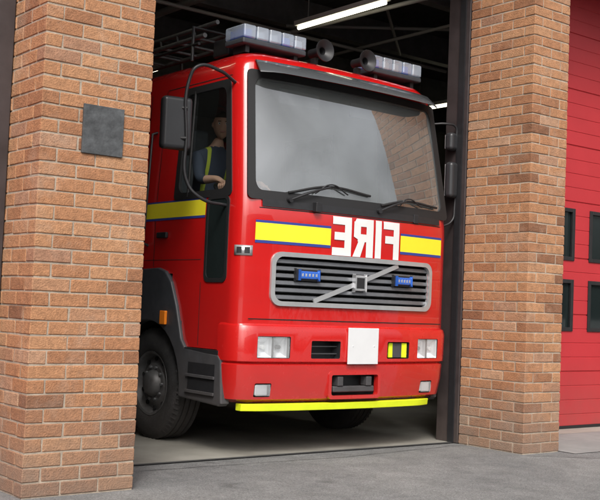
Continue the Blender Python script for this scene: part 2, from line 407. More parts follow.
for r in range(len(rows)-1):
    for c in range(nc-1):
        if not hole(r,c): fs.append((r*nc+c,r*nc+c+1,(r+1)*nc+c+1,(r+1)*nc+c))
top=(len(rows)-1)*nc
fs.append(tuple(top+c for c in range(nc)))
fs.append((0,nc*(len(rows)-1),nc*(len(rows)-1)+nc-1,nc-1))
shell=mk('cab_shell',vs,fs,RED,truck,smooth=True)
bm=bmesh.new(); bm.from_mesh(shell.data)
cen=Vector((CX,2.5,2))
for f in bm.faces:
    if f.normal.dot(f.calc_center_median()-cen)<0: f.normal_flip()
bm.to_mesh(shell.data); bm.free()
e=shell.modifiers.new('e','EDGE_SPLIT'); e.split_angle=math.radians(40)

def grid_patch(name,fn,corners,nu,nv,off,m,solid=0,parent=truck):
    (a,b,c,d)=corners
    vs=[];fs=[]
    for j in range(nv+1):
        t=j/nv
        for i in range(nu+1):
            s=i/nu
            u=(a[0]*(1-s)+b[0]*s)*(1-t)+(d[0]*(1-s)+c[0]*s)*t
            v=(a[1]*(1-s)+b[1]*s)*(1-t)+(d[1]*(1-s)+c[1]*s)*t
            vs.append(fn(u,v,off))
    for j in range(nv):
        for i in range(nu):
            k=j*(nu+1)+i; fs.append((k,k+1,k+nu+2,k+nu+1))
    return mk(name,vs,fs,m,parent,smooth=True,solid=solid)
def rect(name,fn,u0,u1,v0,v1,off,m,nu=12,nv=1,solid=0): return grid_patch(name,fn,((u0,v0),(u1,v0),(u1,v1),(u0,v1)),nu,nv,off,m,solid)
def rr(u0,u1,v0,v1,r,seg=6,nstr=8,rv=None):
    rv=rv or r; pts=[]
    def arc(cx,cy,a0):
        for k in range(seg+1):
            a=a0+math.pi/2*k/seg; pts.append((cx+r*math.cos(a),cy+rv*math.sin(a)))
    def line(p,q):
        for k in range(1,nstr): pts.append((p[0]+(q[0]-p[0])*k/nstr,p[1]+(q[1]-p[1])*k/nstr))
    arc(u1-r,v0+rv,-math.pi/2); line((u1,v0+rv),(u1,v1-rv))
    arc(u1-r,v1-rv,0); line((u1-r,v1),(u0+r,v1))
    arc(u0+r,v1-rv,math.pi/2); line((u0,v1-rv),(u0,v0+rv))
    arc(u0+r,v0+rv,math.pi); line((u0+r,v0),(u1-r,v0))
    return pts
def ring(name,fn,outer,inner,m,off0,off1,r0=.06,r1=.05,parent=truck,rv0=None,rv1=None,deep=.02):
    A=rr(*outer,r0,nstr=12,rv=rv0); B=rr(*inner,r1,nstr=12,rv=rv1); n=len(A)
    vs=[fn(u,v,off0) for u,v in A]+[fn(u,v,off1) for u,v in A]+[fn(u,v,off1) for u,v in B]+[fn(u,v,off0-deep) for u,v in B]
    fs=[]
    for k in range(n):
        l=(k+1)%n
        for q in range(3): fs.append((q*n+k,q*n+l,(q+1)*n+l,(q+1)*n+k))
    o=mk(name,vs,fs,m,parent,smooth=True); e=o.modifiers.new('e','EDGE_SPLIT'); e.split_angle=math.radians(40); return o
def wmap(u,v,off=0):
    x=CX+u*( (XRz(v)-XLz(v))/2-.085)
    return front(x,v,off)
def gmap(u,v,off=0):   # the glass itself is slightly barrelled
    p=wmap(u,v,off); s=(v-2.1)/1.0
    p.y-=.035*max(0,s*(1-s))*4*(1-u*u); return p
grid_patch('windscreen',gmap,((-.985,2.10),(.985,2.10),(.985,3.10),(-.985,3.10)),32,20,-.004,GLASSW)
ring('windscreen_seal',wmap,(-1.035,1.035,2.055,3.135),(-.970,.970,2.13,3.07),RUBBER,-.001,.010,.042,.055,rv0=.042,rv1=.09)
rect('cowl_panel',front,1.60,3.62,2.0,2.058,.012,BLACK,20,1)
rect('screen_band_top',wmap,-.95,.95,3.05,3.09,-.010,BLACK,20,1)
vs=[];fs=[];nv=24
for i in range(nv+1):
    u=-.985+1.97*i/nv
    sh=.62+.38*min(1,(1-abs(u)/.985)*8)
    for (v,off) in ((3.225,.004),(3.215,.05*sh),(3.12,.165*sh),(3.095,.175*sh),(3.10,.165*sh-.004),(3.20,.03)):
        vs.append(wmap(u,v,off))
for i in range(nv):
    for k in range(6):
        fs.append((i*6+k,(i+1)*6+k,(i+1)*6+(k+1)%6,i*6+(k+1)%6))
fs.append(tuple(range(6))); fs.append(tuple(nv*6+k for k in range(6)))
vz=mk('sun_visor',vs,fs,VISOR,truck,smooth=True); e=vz.modifiers.new('e','EDGE_SPLIT'); e.split_angle=math.radians(50)
for tag,fn in (('l',sideL),('r',sideR)):
    def swm(u,v,off=0,fn=fn):
        hw=(XRz(v)-XLz(v))/2; cs=YCz(v)+BOW*((hw-RC)/HW)**2+RC+.05
        return fn(1.78+(cs-1.78)*u,v,off)
    grid_patch('door_glass_'+tag,swm,((0,2.10),(1,2.10),(1,3.03),(0,3.03)),4,6,-.01,GLASSS)
    ring('door_window_seal_'+tag,swm,(-.05,1.06,2.08,3.06),(.03,.96,2.14,3.0),RUBBER,-.001,.008,.06,.10,rv0=.05,rv1=.08)
    tube('window_divider_'+tag,[swm(.22,2.10,.0),swm(.22,3.02,.0)],.012,RUBBER,truck,False)
    grid_patch('crew_glass_'+tag,fn,((2.45,2.11),(3.3,2.11),(3.3,3.03),(2.45,3.03)),2,2,-.01,GLASSS)
    ring('crew_seal_'+tag,fn,(2.40,3.35,2.07,3.07),(2.48,3.27,2.14,3.0),RUBBER,-.001,.008,.08,.07)
    P=rr(.985,1.27,1.40,2.07,.04,nstr=4)
    mk('lower_door_glass_'+tag,[fn(u,v,.004) for u,v in P],[tuple(range(len(P)))],GLASSD,truck)
    ring('lower_door_seal_'+tag,fn,(.965,1.29,1.38,2.085),(.995,1.26,1.415,2.06),RUBBER,0,.009,.06,.045)
    for k,(a,b,c,d) in enumerate(((1.335,1.343,.86,1.38),(2.10,2.109,1.50,3.08),(2.36,2.369,1.50,3.08),(3.42,3.429,.86,3.08))):
        rect('shut_line_%s_%d'%(tag,k),fn,a,b,c,d,.002,DARK,1,8)
    rect('shut_line_h_%s'%tag,fn,1.1,2.10,3.085,3.092,.002,DARK,6,1)
    rect('door_swage_%s'%tag,fn,1.35,YREAR,1.565,1.570,.002,DARK,2,1)
    Y0=1.31
    rect('side_stripe_low_'+tag,fn,Y0,YREAR,1.915,1.935,.0035,BLUE,2,1)
    rect('side_stripe_mid_'+tag,fn,Y0,YREAR,1.935,2.068,.0035,YEL,2,1)
    rect('side_stripe_top_'+tag,fn,Y0,YREAR,2.068,2.082,.0035,BLUE,2,1)
    a=fn(1.88,1.79,.0); b=fn(2.04,1.79,.03)
    box('door_handle_'+tag,min(a.x,b.x),max(a.x,b.x),1.88,2.04,1.76,1.81,BLACK,truck,bevel=.008)
    tube('grab_rail_'+tag,[fn(2.22,1.70,0),fn(2.22,1.72,.05),fn(2.22,2.70,.05),fn(2.22,2.72,0)],.012,BLACK,truck,False)
rect('panel_gap_low',front,1.52,3.70,1.095,1.103,.002,DARK,20,1)
rect('panel_gap_top',front,1.58,3.64,1.985,1.992,.002,DARK,20,1)
def boxon(name,fn,u0,u1,v0,v1,off0,off1,m,bevel=.004,nu=6):
    vs=[];fs=[]
    for i in range(nu+1):
        u=u0+(u1-u0)*i/nu
        vs+=[fn(u,v0,off0),fn(u,v0,off1),fn(u,v1,off1),fn(u,v1,off0)]
    for i in range(nu):
        for k in range(4): fs.append((i*4+k,(i+1)*4+k,(i+1)*4+(k+1)%4,i*4+(k+1)%4))
    fs.append((3,2,1,0)); fs.append(tuple(nu*4+k for k in range(4)))
    return mk(name,vs,fs,m,truck,bevel=bevel)
def fstripe(tag,a,b):
    for k,(v0,v1,mm) in enumerate(((1.705,1.728,BLUE),(1.728,1.868,YEL),(1.868,1.888,BLUE))):
        rect('front_stripe_%s_%d'%(tag,k),front,a,b,v0,v1,.003,mm,8,1)
fstripe('a',1.55,2.275); fstripe('b',3.085,3.66)
Lz0,Lz1=1.65,1.975; H=Lz1-Lz0
def letter(ch,x0,w):
    sw=.36 if ch!='I' else 1
    th=.20
    S={'F':[((0,0),(sw,0),(sw,1),(0,1)),((sw,1-th),(1,1-th),(1,1),(sw,1)),((sw,.42),(.88,.42),(.88,.42+th),(sw,.42+th))],
       'I':[((0,0),(1,0),(1,1),(0,1))],
       'R':[((0,0),(sw,0),(sw,1),(0,1)),((sw,1-th),(.80,1-th),(.86,1),(sw,1)),((sw,.40),(.80,.40),(.80,.40+th),(sw,.40+th)),((.66,.42),(1,.52),(1,.92),(.66,.9)),((.78,1-th),(1,.88),(.88,1),(.76,1)),((.66,0),(1.04,0),(.74,.45),(.42,.45))],
       'E':[((0,0),(sw,0),(sw,1),(0,1)),((sw,0),(1,0),(1,th),(sw,th)),((sw,1-th),(1,1-th),(1,1),(sw,1)),((sw,.40),(.90,.40),(.90,.40+th),(sw,.40+th))]}[ch]
    for k,q in enumerate(S):
        c=[(x0+w*(1-u),Lz0+H*v) for u,v in q]
        grid_patch('letter_%s_%d'%(ch,k),front,c,4,4,.004+.0007*k,WHITE)
letter('E',2.29,.205); letter('R',2.52,.225); letter('I',2.77,.072); letter('F',2.865,.20)
G=(1.70,3.52,1.21,1.645); GI=(1.738,3.482,1.247,1.608)
ring('grille_frame',front,G,GI,SILVER,-.002,.022,.09,.07)
rect('grille_back',front,1.66,3.56,1.2,1.66,-.07,DARK,16,1)
for i in range(6):
    z=1.262+i*.058
    vs=[];fs=[];nu=16
    for q in range(nu+1):
        x=1.73+1.76*q/nu
        for (dz,of) in ((0,-.02),(.006,-.004),(.034,-.012),(.040,-.045),(.010,-.05)): vs.append(front(x,z+dz,of))
    for q in range(nu):
        for k in range(5): fs.append((q*5+k,(q+1)*5+k,(q+1)*5+(k+1)%5,q*5+(k+1)%5))
    mk('grille_slat_%d'%i,vs,fs,SLAT,truck)
for i,x in enumerate((2.05,2.61,3.17)): boxon('grille_post_%d'%i,front,x-.008,x+.008,1.25,1.60,-.06,-.052,DARK,bevel=0,nu=1)
vs=[];c0,c1=(2.12,1.258),(3.06,1.60)
d=Vector((c1[0]-c0[0],c1[1]-c0[1])).normalized(); nn=Vector((-d.y,d.x))*.019
fs=[];K=10
for i in range(K+1):
    t=i/K; p=Vector((c0[0]+(c1[0]-c0[0])*t,c0[1]+(c1[1]-c0[1])*t))
    for (s,o_) in ((-1,0),(-1,.012),(1,.012),(1,0)):
        q=p+nn*s; vs.append(front(q.x,q.y,o_))
for i in range(K):
    for k in range(4): fs.append((i*4+k,(i+1)*4+k,(i+1)*4+(k+1)%4,i*4+(k+1)%4))
mk('grille_diagonal_bar',vs,fs,CHROME,truck)
boxon('grille_badge',front,2.535,2.665,1.36,1.495,0,.026,CHROME,bevel=.01,nu=2)
boxon('grille_badge_centre',front,2.558,2.642,1.382,1.473,.02,.029,BLACK,bevel=.002,nu=2)
for i,x in enumerate((2.05,3.12)):
    boxon('strobe_base_%d'%i,front,x-.12,x+.12,1.42,1.515,-.005,.018,BLACK,bevel=.006,nu=4)
    boxon('strobe_lens_%d'%i,front,x-.095,x+.095,1.435,1.50,.01,.04,BLUELENS,bevel=.012,nu=4)
    for k in range(5): boxon('strobe_led_%d_%d'%(i,k),front,x-.08+k*.034,x-.064+k*.034,1.456,1.480,.038,.0415,CHROME,bevel=.002,nu=1)
def corner_pt(a,z,off=0):
    xl=XLz(z); hw=(XRz(z)-xl)/2; ye=YCz(z)+BOW*((hw-RC)/HW)**2
    return Vector((xl+RC-(RC+off)*math.cos(a),ye+RC-(RC*.93+off)*math.sin(a),z))
grid_patch('model_badge',lambda u,v,off: corner_pt(u,v,off),((.35,1.60),(1.35,1.60),(1.35,1.68),(.35,1.68)),6,1,.006,CHROME,solid=.004)
for k in range(2): grid_patch('model_badge_mark_%d'%k,lambda u,v,off: corner_pt(u,v,off),((.5+k*.42,1.615),(.78+k*.42,1.615),(.78+k*.42,1.665),(.5+k*.42,1.665)),3,1,.010,BLACK)
grid_patch('corner_panel_gap',lambda u,v,off: corner_pt(u,v,off),((1.44,1.10),(1.49,1.10),(1.49,1.99),(1.44,1.99)),1,10,.0035,DARK)
def bump_outline(x0,x1,yc,bow,r,yb):
    cx=(x0+x1)/2; hw=(x1-x0)/2; pts=[]
    tE=(hw-r)/hw; ye=yc+bow*tE*tE; cs=ye+r
    pts.append((x0,yb)); 
    for k in range(0,9):
        a=math.pi/2*k/8; pts.append((x0+r*(1-math.cos(a)),cs-r*math.sin(a)))
    for k in range(1,16): 
        x=x0+r+(x1-x0-2*r)*k/16; pts.append((x,yc+bow*((x-cx)/hw)**2))
    L=pts; 
    for k in range(8,-1,-1):
        a=math.pi/2*k/8; L.append((x1-r*(1-math.cos(a)),cs-r*math.sin(a)))
    L.append((x1,yb)); return L
prof=[(.43,.10,.07),(.46,.045,.02),(.60,.02,.005),(.735,.012,0),(.75,.030,.014),(.765,0,-.004),(1.0,-.006,-.006),(1.045,.006,0),(1.062,.03,.02)]
vs=[];fs=[]
for (z,dy,dx) in prof:
    o=bump_outline(XL0-.02+dx,XR0+.02-dx,.675+dy,.10,.20,1.02)
    n=len(o)
    for x,y in o: vs.append((x,y,z))
for r in range(len(prof)-1):
    for c in range(n):
        d=(c+1)%n; fs.append((r*n+c,r*n+d,(r+1)*n+d,(r+1)*n+c))
fs.append(tuple(reversed(range(n)))); fs.append(tuple((len(prof)-1)*n+c for c in range(n)))
bumper=mk('bumper',vs,fs,REDB,truck,smooth=True)
bm=bmesh.new(); bm.from_mesh(bumper.data); bmesh.ops.recalc_face_normals(bm,faces=bm.faces); bm.to_mesh(bumper.data); bm.free()
def cutter(x0,x1,z0,z1,depth,r=.012):
    P=rr(x0,x1,z0,z1,r,seg=4,nstr=1); n=len(P)
    v=[(x,.5,z) for x,z in P]+[(x,.66+depth,z) for x,z in P]
    f=[tuple(range(n)),tuple(reversed(range(n,2*n)))]+[(k,k+n,(k+1)%n+n,(k+1)%n) for k in range(n)]
    o=mk('cut',v,f,None)
    bm=bmesh.new(); bm.from_mesh(o.data); bmesh.ops.recalc_face_normals(bm,faces=bm.faces); bm.to_mesh(o.data); bm.free()
    return o
HA=(1.590,1.895); HB=(3.335,3.62); FA=(1.600,1.750); FB=(3.42,3.58); IA=(2.10,2.40); IB=(2.94,3.22)
cuts=[(*HA,.79,.965,.18),(*HB,.79,.965,.18),(*IA,.79,.935,.14),(*IB,.79,.935,.14),(2.32,2.86,.475,.665,.14),(*FA,.48,.59,.17),(*FB,.48,.59,.17)]
cobj=[cutter(*c) for c in cuts]
for c in cobj:
    b=bumper.modifiers.new('x','BOOLEAN'); b.object=c; b.operation='DIFFERENCE'; b.solver='EXACT'
e=bumper.modifiers.new('e','EDGE_SPLIT'); e.split_angle=math.radians(32)
dg=bpy.context.evaluated_depsgraph_get(); me=bpy.data.meshes.new_from_object(bumper.evaluated_get(dg))
bumper.modifiers.clear(); bumper.data=me
for c in cobj: bpy.data.objects.remove(c)
def by(x,z=.9): return .675+.10*((x-CX)/(HW+.02))**2
me.materials.clear(); me.materials.append(REDB); me.materials.append(BLACK)
for p in me.polygons:
    c=p.center; p.material_index=0
    for (a,b,z0,z1,dep) in cuts:
        if a-.003<c.x<b+.003 and z0-.003<c.z<z1+.003 and (abs(p.normal.y)<.3 or c.y>.66+dep-.012) and c.y<.66+dep+.01:
            p.material_index=1; p.use_smooth=False
HL=mat('headlight_reflector',(.86,.87,.89),.30,metal=.65)
HG=glass('headlight_glass',(.96,.98,.99),.18,rough=.10,haze=.22,dcol=(.86,.88,.9))
def lensed(name,x0,x1,z0,z1,off):
    vs=[];fs=[];n=24
    for i in range(n+1):
        x=x0+(x1-x0)*i/n; y=by(x)+off-.003*math.cos(i*math.pi)
        vs+=[(x,y,z0),(x,y-.006,(z0+z1)/2),(x,y,z1)]
    for i in range(n): fs+= [(3*i,3*i+3,3*i+4,3*i+1),(3*i+1,3*i+4,3*i+5,3*i+2)]
    mk(name,vs,fs,HG,truck,smooth=True)
for s,(x0,x1) in (('a',HA),('b',HB)):
    yb=by((x0+x1)/2); xm=(x0+x1)/2
    for k,(a,b) in enumerate(((x0+.006,xm-.008),(xm+.008,x1-.006))):
        vs=[];c0=(a+b)/2
        lv=[(1,.010),(.80,.035),(.50,.055),(.20,.062)]
        for (sc,dy) in lv:
            for (u,w_) in ((-1,-1),(1,-1),(1,1),(-1,1)): vs.append((c0+u*sc*(b-a)/2,yb+dy+.01,.8775+w_*sc*.082))
        fs=[(q*4+k2,q*4+(k2+1)%4,(q+1)*4+(k2+1)%4,(q+1)*4+k2) for q in range(3) for k2 in range(4)]+[(12,13,14,15)]
        mk('headlight_reflector_%s_%d'%(s,k),vs,fs,HL,truck)
        lathe('headlight_bulb_%s_%d'%(s,k),[(.035,.001),(.037,.018),(.07,.018)],(c0,yb,.8775),'y',BLACK if k==(0 if s=='b' else 1) else WHITE,truck,seg=16)
    box('headlight_divider_'+s,xm-.006,xm+.006,yb+.012,yb+.08,.79,.965,BLACK,truck)
    lensed('headlight_lens_'+s,x0+.004,x1-.004,.794,.961,.010)
for s,(x0,x1) in (('a',FA),('b',FB)):
    yb=by((x0+x1)/2)+.03
    box('fog_lamp_'+s,x0+.012,x1-.012,yb+.015,yb+.07,.49,.58,HL,truck,bevel=.012)
    lensed('fog_lens_'+s,x0+.010,x1-.010,.490,.580,.028)
for s,(x0,x1) in (('a',IA),('b',IB)):
    for k in range(2): box('intake_bar_%s_%d'%(s,k),x0,x1,by(2.4)+.045,by(2.4)+.06,.825+k*.06,.833+k*.06,DGREY,truck)
box('intake_flap_yellow',2.985,3.03,by(3)+.025,by(3)+.035,.80,.925,LIME,truck); box('intake_flap_yellow_b',3.14,3.20,by(3)+.025,by(3)+.035,.80,.925,LIME,truck)
box('intake_flap_dark',3.032,3.138,by(3)+.025,by(3)+.035,.80,.925,DGREY,truck)
box('tow_bar',2.36,2.82,.70,.76,.51,.56,DGREY,truck,bevel=.01); box('tow_block_a',2.40,2.46,.69,.77,.562,.64,DGREY,truck,bevel=.006); box('tow_block_b',2.72,2.78,.69,.77,.562,.64,DGREY,truck,bevel=.006)
ring('tow_slot_rim',lambda x,z,o=0: Vector((x,by(x)+.02-o,z)),(2.30,2.88,.455,.685),(2.33,2.85,.485,.655),REDB,-.02,.012,.035,.02)
box('number_plate',2.47,2.81,by(2.6)-.022,by(2.6)-.008,.745,1.05,LAMPW,truck,bevel=.004)
for k,x in enumerate((2.52,2.76)): lathe('plate_screw_%d'%k,[(-.004,.001),(-.003,.006),(0,.007)],(x,by(2.6)-.022,.897),'y',LAMPW,truck,seg=10)
vs=[];fs=[];K=26
for i in range(K+1):
    x=1.52+ (3.60-1.52)*i/K; yy=.735+.10*((x-CX)/HW)**2
    if i<2: yy+=(2-i)*.02
    if i>K-2: yy+=(i-K+2)*.02
    vs+=[(x,yy-.02,.366),(x,yy-.03,.424),(x,yy+.05,.424),(x,yy+.05,.366)]
for i in range(K):
    for k in range(4): fs.append((i*4+k,(i+1)*4+k,(i+1)*4+(k+1)%4,i*4+(k+1)%4))
fs.append((0,1,2,3)); fs.append(tuple(K*4+k for k in (3,2,1,0)))
mk('lower_lip',vs,fs,LIME,truck,bevel=.006)
WC=(2.12,.485)
def arch(sx,xi,name):
    P=[(2.82,1.47),(1.98,1.50),(1.86,1.47),(1.76,1.38),(1.66,1.18),(1.56,.90),(1.50,.835),(1.00,.80),(.96,.76),(.93,.42),(.97,.395),(1.55,.42)]
    arcp=[]
    for k in range(19):
        a=math.radians(186-(192)*k/18); arcp.append((WC[0]+.555*math.cos(a),WC[1]+.555*math.sin(a)))
    P+=arcp+[(2.82,.42)]
    n=len(P)
    v=[(sx,y,z) for y,z in P]+[(xi,y,z) for y,z in P]
    f=[tuple(range(n)),tuple(reversed(range(n,2*n)))]+[(k,(k+1)%n,(k+1)%n+n,k+n) for k in range(n)]
    o=mk(name,v,f,DGREY,truck)
    bm=bmesh.new(); bm.from_mesh(o.data); bmesh.ops.recalc_face_normals(bm,faces=bm.faces)
    bmesh.ops.bevel(bm,geom=[e for e in bm.edges if abs(e.verts[0].co.x-sx)<1e-5 and abs(e.verts[1].co.x-sx)<1e-5],offset=.012,segments=2,affect='EDGES',profile=.5)
    bmesh.ops.triangulate(bm,faces=[f_ for f_ in bm.faces if len(f_.verts)>4])
    bm.to_mesh(o.data); bm.free()
    vs=[];fs=[]
    for q,(y,z) in enumerate(arcp):
        vs+=[(xi,y,z),(xi+(.42 if xi<CX else -.42),y,z)]
    for q in range(len(arcp)-1): fs.append((2*q,2*q+1,2*q+3,2*q+2))
    mk(name+'_liner',vs,fs,DARK,truck)
    box(name+'_top_shelf',min(sx,sx+(.1 if sx<CX else -.1))+.001,max(sx,sx+(.1 if sx<CX else -.1))-.001,1.0,1.5,.802,.835,BLACK,truck)
arch(XL0-.03,XL0+.05,'wheel_arch_step_l'); arch(XR0+.03,XR0-.05,'wheel_arch_step_r')
box('step_recess_l',XL0-.034,XL0-.0301,1.03,1.42,.47,.72,BLACK,truck)
for k,z in enumerate((.47,.60)):
    box('step_tread_l_%d'%k,XL0-.050,XL0-.0345,1.02,1.44,z,z+.025,DGREY,truck,bevel=.004)
box('marker_lamp_l',XL0-.055,XL0-.028,1.79,1.88,1.01,1.13,ORANGE,truck,bevel=.008)
def wheel(x_out,side,yc,name,w=.27):
    s=1 if side=='l' else -1
    R=.485
    prof=[(.02,.28),(.005,.30),(.0,.36),(.012,.43),(.03,.465),(.045,R),(.075,R),(.078,R-.014),(.088,R-.014),(.091,R),(.13,R),(.133,R-.014),(.143,R-.014),(.146,R),(.19,R),(.193,R-.014),(.203,R-.014),(.206,R),(w-.03,R),(w,.43),(w-.01,.28)]
    lathe(name+'_tyre',[(s*a,b) for a,b in prof],(x_out,yc,WC[1]),'x',TYRE,truck,seg=72)
    vs=[];fs=[]
    for k in range(64):
        a=2*math.pi*k/64; 
        for (da,d,r) in ((-.018,.012,.452),(.018,.012,.452),(.018,.040,R+.003),(-.018,.040,R+.003)):
            vs.append((x_out+s*(d-.004),yc+r*math.cos(a+da),WC[1]+r*math.sin(a+da)))
        fs.append(tuple(4*k+q for q in range(4)))
    mk(name+'_shoulder_lugs',vs,fs,TYRE,truck)
    rp=[(.02,.285),(.012,.28),(.02,.262),(.06,.25),(.085,.235),(.075,.20),(.05,.165),(.05,.12),(.02,.11),(-.005,.095),(-.02,.07),(-.02,.001)]
    lathe(name+'_rim',[(s*a,b) for a,b in rp],(x_out,yc,WC[1]),'x',RIM,truck,seg=48)
    for k in range(10):
        a=2*math.pi*k/10
        lathe(name+'_nut_%d'%k,[(s*.03,.001),(s*.03,.013),(s*.07,.013)],(x_out,yc+.145*math.cos(a),WC[1]+.145*math.sin(a)),'x',STEEL,truck,seg=6)
        lathe(name+'_slot_%d'%k,[(s*.064,.001),(s*.064,.02),(s*.09,.02)],(x_out,yc+.215*math.cos(a+.3),WC[1]+.215*math.sin(a+.3)),'x',DARK,truck,seg=10)
wheel(XL0+.015,'l',WC[0],'wheel_fl'); wheel(XR0-.015,'r',WC[0],'wheel_fr'); wheel(XL0+.03,'l',6.3,'wheel_rl'); wheel(XR0-.03,'r',6.3,'wheel_rr')
box('chassis',1.95,3.27,1.05,8.1,.52,.95,DARK,truck); box('front_axle',1.7,3.5,2.05,2.19,.36,.50,BLACK,truck,bevel=.02); box('rear_axle',1.7,3.5,6.2,6.4,.38,.54,BLACK,truck,bevel=.02)
box('cab_floor',1.50,3.72,1.0,4.15,1.46,1.50,DASH,truck)
box('inner_arch_top',1.46,3.76,1.60,2.75,1.12,1.40,DARK,truck)
box('equipment_body',1.40,3.82,4.28,8.2,.80,3.12,REDB,truck,bevel=.03)
for k,(a,b) in enumerate(((4.4,5.5),(5.62,6.9),(7.0,8.1))):
    for sx,x in (('l',1.392),('r',3.822)):
        for j in range(22): box('shutter_%s_%d_%d'%(sx,k,j),x,x+.008,a,b,1.15+j*.08,1.222+j*.08,STEEL,truck)
box('dashboard',1.54,3.68,.98,1.32,1.78,2.06,DASH,truck,bevel=.04,seg=3)
tube('steering_wheel',[(1.86+.23*math.cos(a),1.44+.21*math.sin(a),2.17+.09*math.sin(a)) for a in [2*math.pi*k/12 for k in range(12)]],.016,BLACK,truck,True,True)
tube('steering_column',[(1.86,1.44,2.16),(1.86,1.25,1.9)],.035,BLACK,truck,False); tube('steering_spoke',[(1.64,1.44,2.17),(1.86,1.43,2.14),(2.08,1.44,2.17)],.015,BLACK,truck)
for k,x in enumerate((1.86,3.25)):
    box('seat_cushion_%d'%k,x-.25,x+.25,1.65,2.15,1.78,1.92,SEAT,truck,bevel=.05,seg=3)
    box('seat_base_%d'%k,x-.2,x+.2,1.7,2.1,1.5,1.785,DASH,truck)
    box('seat_back_%d'%k,x-.24,x+.24,2.14,2.28,1.88,2.55,SEAT,truck,bevel=.05,seg=3)
    box('headrest_%d'%k,x-.13,x+.13,2.16,2.26,2.58,2.80,SEAT,truck,bevel=.04,seg=3)
for k,x in enumerate((2.2,3.0)): box('inner_visor_%d'%k,x-.22,x+.22,1.10,1.12,2.93,3.06,SEAT,truck,bevel=.008)
box('papers_on_dash',2.9,3.2,1.02,1.24,2.063,2.07,WHITE,truck)
box('crew_bench',1.6,3.6,3.2,3.6,1.5,1.95,SEAT,truck,bevel=.04); box('crew_bench_back',1.6,3.6,3.6,3.72,1.95,2.7,SEAT,truck,bevel=.04)
def gmap_pt(p,off):
    q=front(p[0],p[1],off); s=(p[1]-2.1); q.y-=.035*max(0,s*(1-s))*4; return q
def wiper(i,piv,mid,b0,b1):
    tube('wiper_arm_%d'%i,[front(piv[0],piv[1],.03),front((piv[0]+mid[0])/2,(piv[1]+mid[1])/2+.01,.055),front(mid[0],mid[1],.05)],.010,BLACK,truck)
    tube('wiper_blade_%d'%i,[gmap_pt(b0,.014),gmap_pt((mid[0],mid[1]+.002),.022),gmap_pt(b1,.014)],.0105,RUBBER,truck)
    tube('wiper_yoke_%d'%i,[gmap_pt((b0[0]*.7+b1[0]*.3,b0[1]*.7+b1[1]*.3),.018),gmap_pt((mid[0],mid[1]+.02),.04),gmap_pt((b0[0]*.3+b1[0]*.7,b0[1]*.3+b1[1]*.7),.018)],.006,BLACK,truck)
    lathe('wiper_pivot_%d'%i,[(-.04,.001),(-.04,.022),(.01,.028)],front(piv[0],piv[1],0),'y',BLACK,truck,seg=16)
wiper(0,(1.85,2.07),(2.24,2.21),(1.84,2.13),(2.70,2.18))
wiper(1,(2.80,2.06),(3.12,2.17),(2.83,2.11),(3.58,2.16))
box('cowl_peg_a',2.08,2.14,.67,.72,1.99,2.07,BLACK,truck,bevel=.006); box('cowl_peg_b',3.25,3.31,.72,.78,1.99,2.07,BLACK,truck,bevel=.006)
MIR=mat('mirror_shell',(.03,.031,.034),.35,var=.1)
def mirror(name,c,w,h,d,parent=truck,rot=0):
    o=box(name,-w/2,w/2,-d/2,d/2,-h/2,h/2,MIR,parent,bevel=.035,seg=4); o.location=c; o.rotation_euler=(0,0,rot)
    g=box(name+'_glass',-w/2+.02,w/2-.02,d/2+.001,d/2+.004,-h/2+.02,h/2-.02,HL,parent); g.location=c; g.rotation_euler=(0,0,rot)
mirror('door_mirror_l',(.99,1.14,2.62),.25,.42,.10,rot=math.radians(-12))
tube('mirror_arm_l',[(1.49,1.06,3.02),(1.30,1.02,3.08),(1.10,1.03,3.08),(1.05,1.06,2.98),(1.05,1.07,2.5),(1.07,1.06,2.15),(1.17,1.02,2.04),(1.43,1.02,2.00)],.014,BLACK,truck)
for k,z in enumerate((2.50,2.74)): tube('mirror_clamp_%d'%k,[(1.05,1.07,z),(.99,1.12,z)],.018,BLACK,truck,False)
mirror('kerb_mirror_r',(3.92,.93,2.83),.12,.17,.09,rot=math.radians(10))
mirror('door_mirror_r',(3.90,.90,2.46),.12,.34,.09,rot=math.radians(10))
tube('mirror_arm_r',[(3.72,1.02,2.98),(3.84,.92,2.99),(3.94,.90,2.97),(3.955,.90,2.9),(3.955,.90,2.2),(3.93,.90,2.08),(3.79,.93,2.0)],.011,BLACK,truck)
def lightbar(name,x0,x1,y0,y1,z):
    box(name+'_base',x0,x1,y0,y1,z,z+.05,DGREY,truck,bevel=.015)
    n=5; s=(x1-x0)/n
    for k in range(n):
        box('%s_lens_%d'%(name,k),x0+.004+k*s,x0+(k+1)*s-.004,y0-.004,y1+.004,z+.052,z+.165,LENS,truck,bevel=.016,seg=3)
        xx=x0+(k+.5)*s
        box('%s_module_%d'%(name,k),xx-s*.32,xx+s*.32,y0+.03,y1-.04,z+.055,z+.135,(BLUELENS if k in (0,3) else CHROME),truck,bevel=.01)
    for xx in (x0+.08,x1-.08): box(name+'_foot_%.2f'%xx,xx-.02,xx+.02,y0+.05,y1-.05,z-.06,z,BLACK,truck)
lightbar('light_bar_a',1.62,2.30,1.16,1.44,3.395)
lightbar('light_bar_b',3.09,3.72,1.16,1.44,3.395)
for k,x in enumerate((2.46,2.97)):
    lathe('siren_horn_%d'%k,[(-.0,.001),(.0,.03),(-.06,.035),(-.10,.085),(-.105,.098),(-.095,.10),(-.05,.05),(.02,.04),(.10,.04),(.11,.001)],(x,1.20,3.47),'y',BLACK,truck,seg=28)
    box('siren_foot_%d'%k,x-.02,x+.02,1.22,1.28,3.34,3.42,BLACK,truck)
LAD=mat('weathered_ladder',(.12,.122,.125),.5,metal=.4,var=.4,vscale=9)
for k,x in enumerate((1.62,2.02)): tube('ladder_rail_%d'%k,[(x,1.75,3.56),(x,8.3,3.56)],.022,LAD,truck,False)
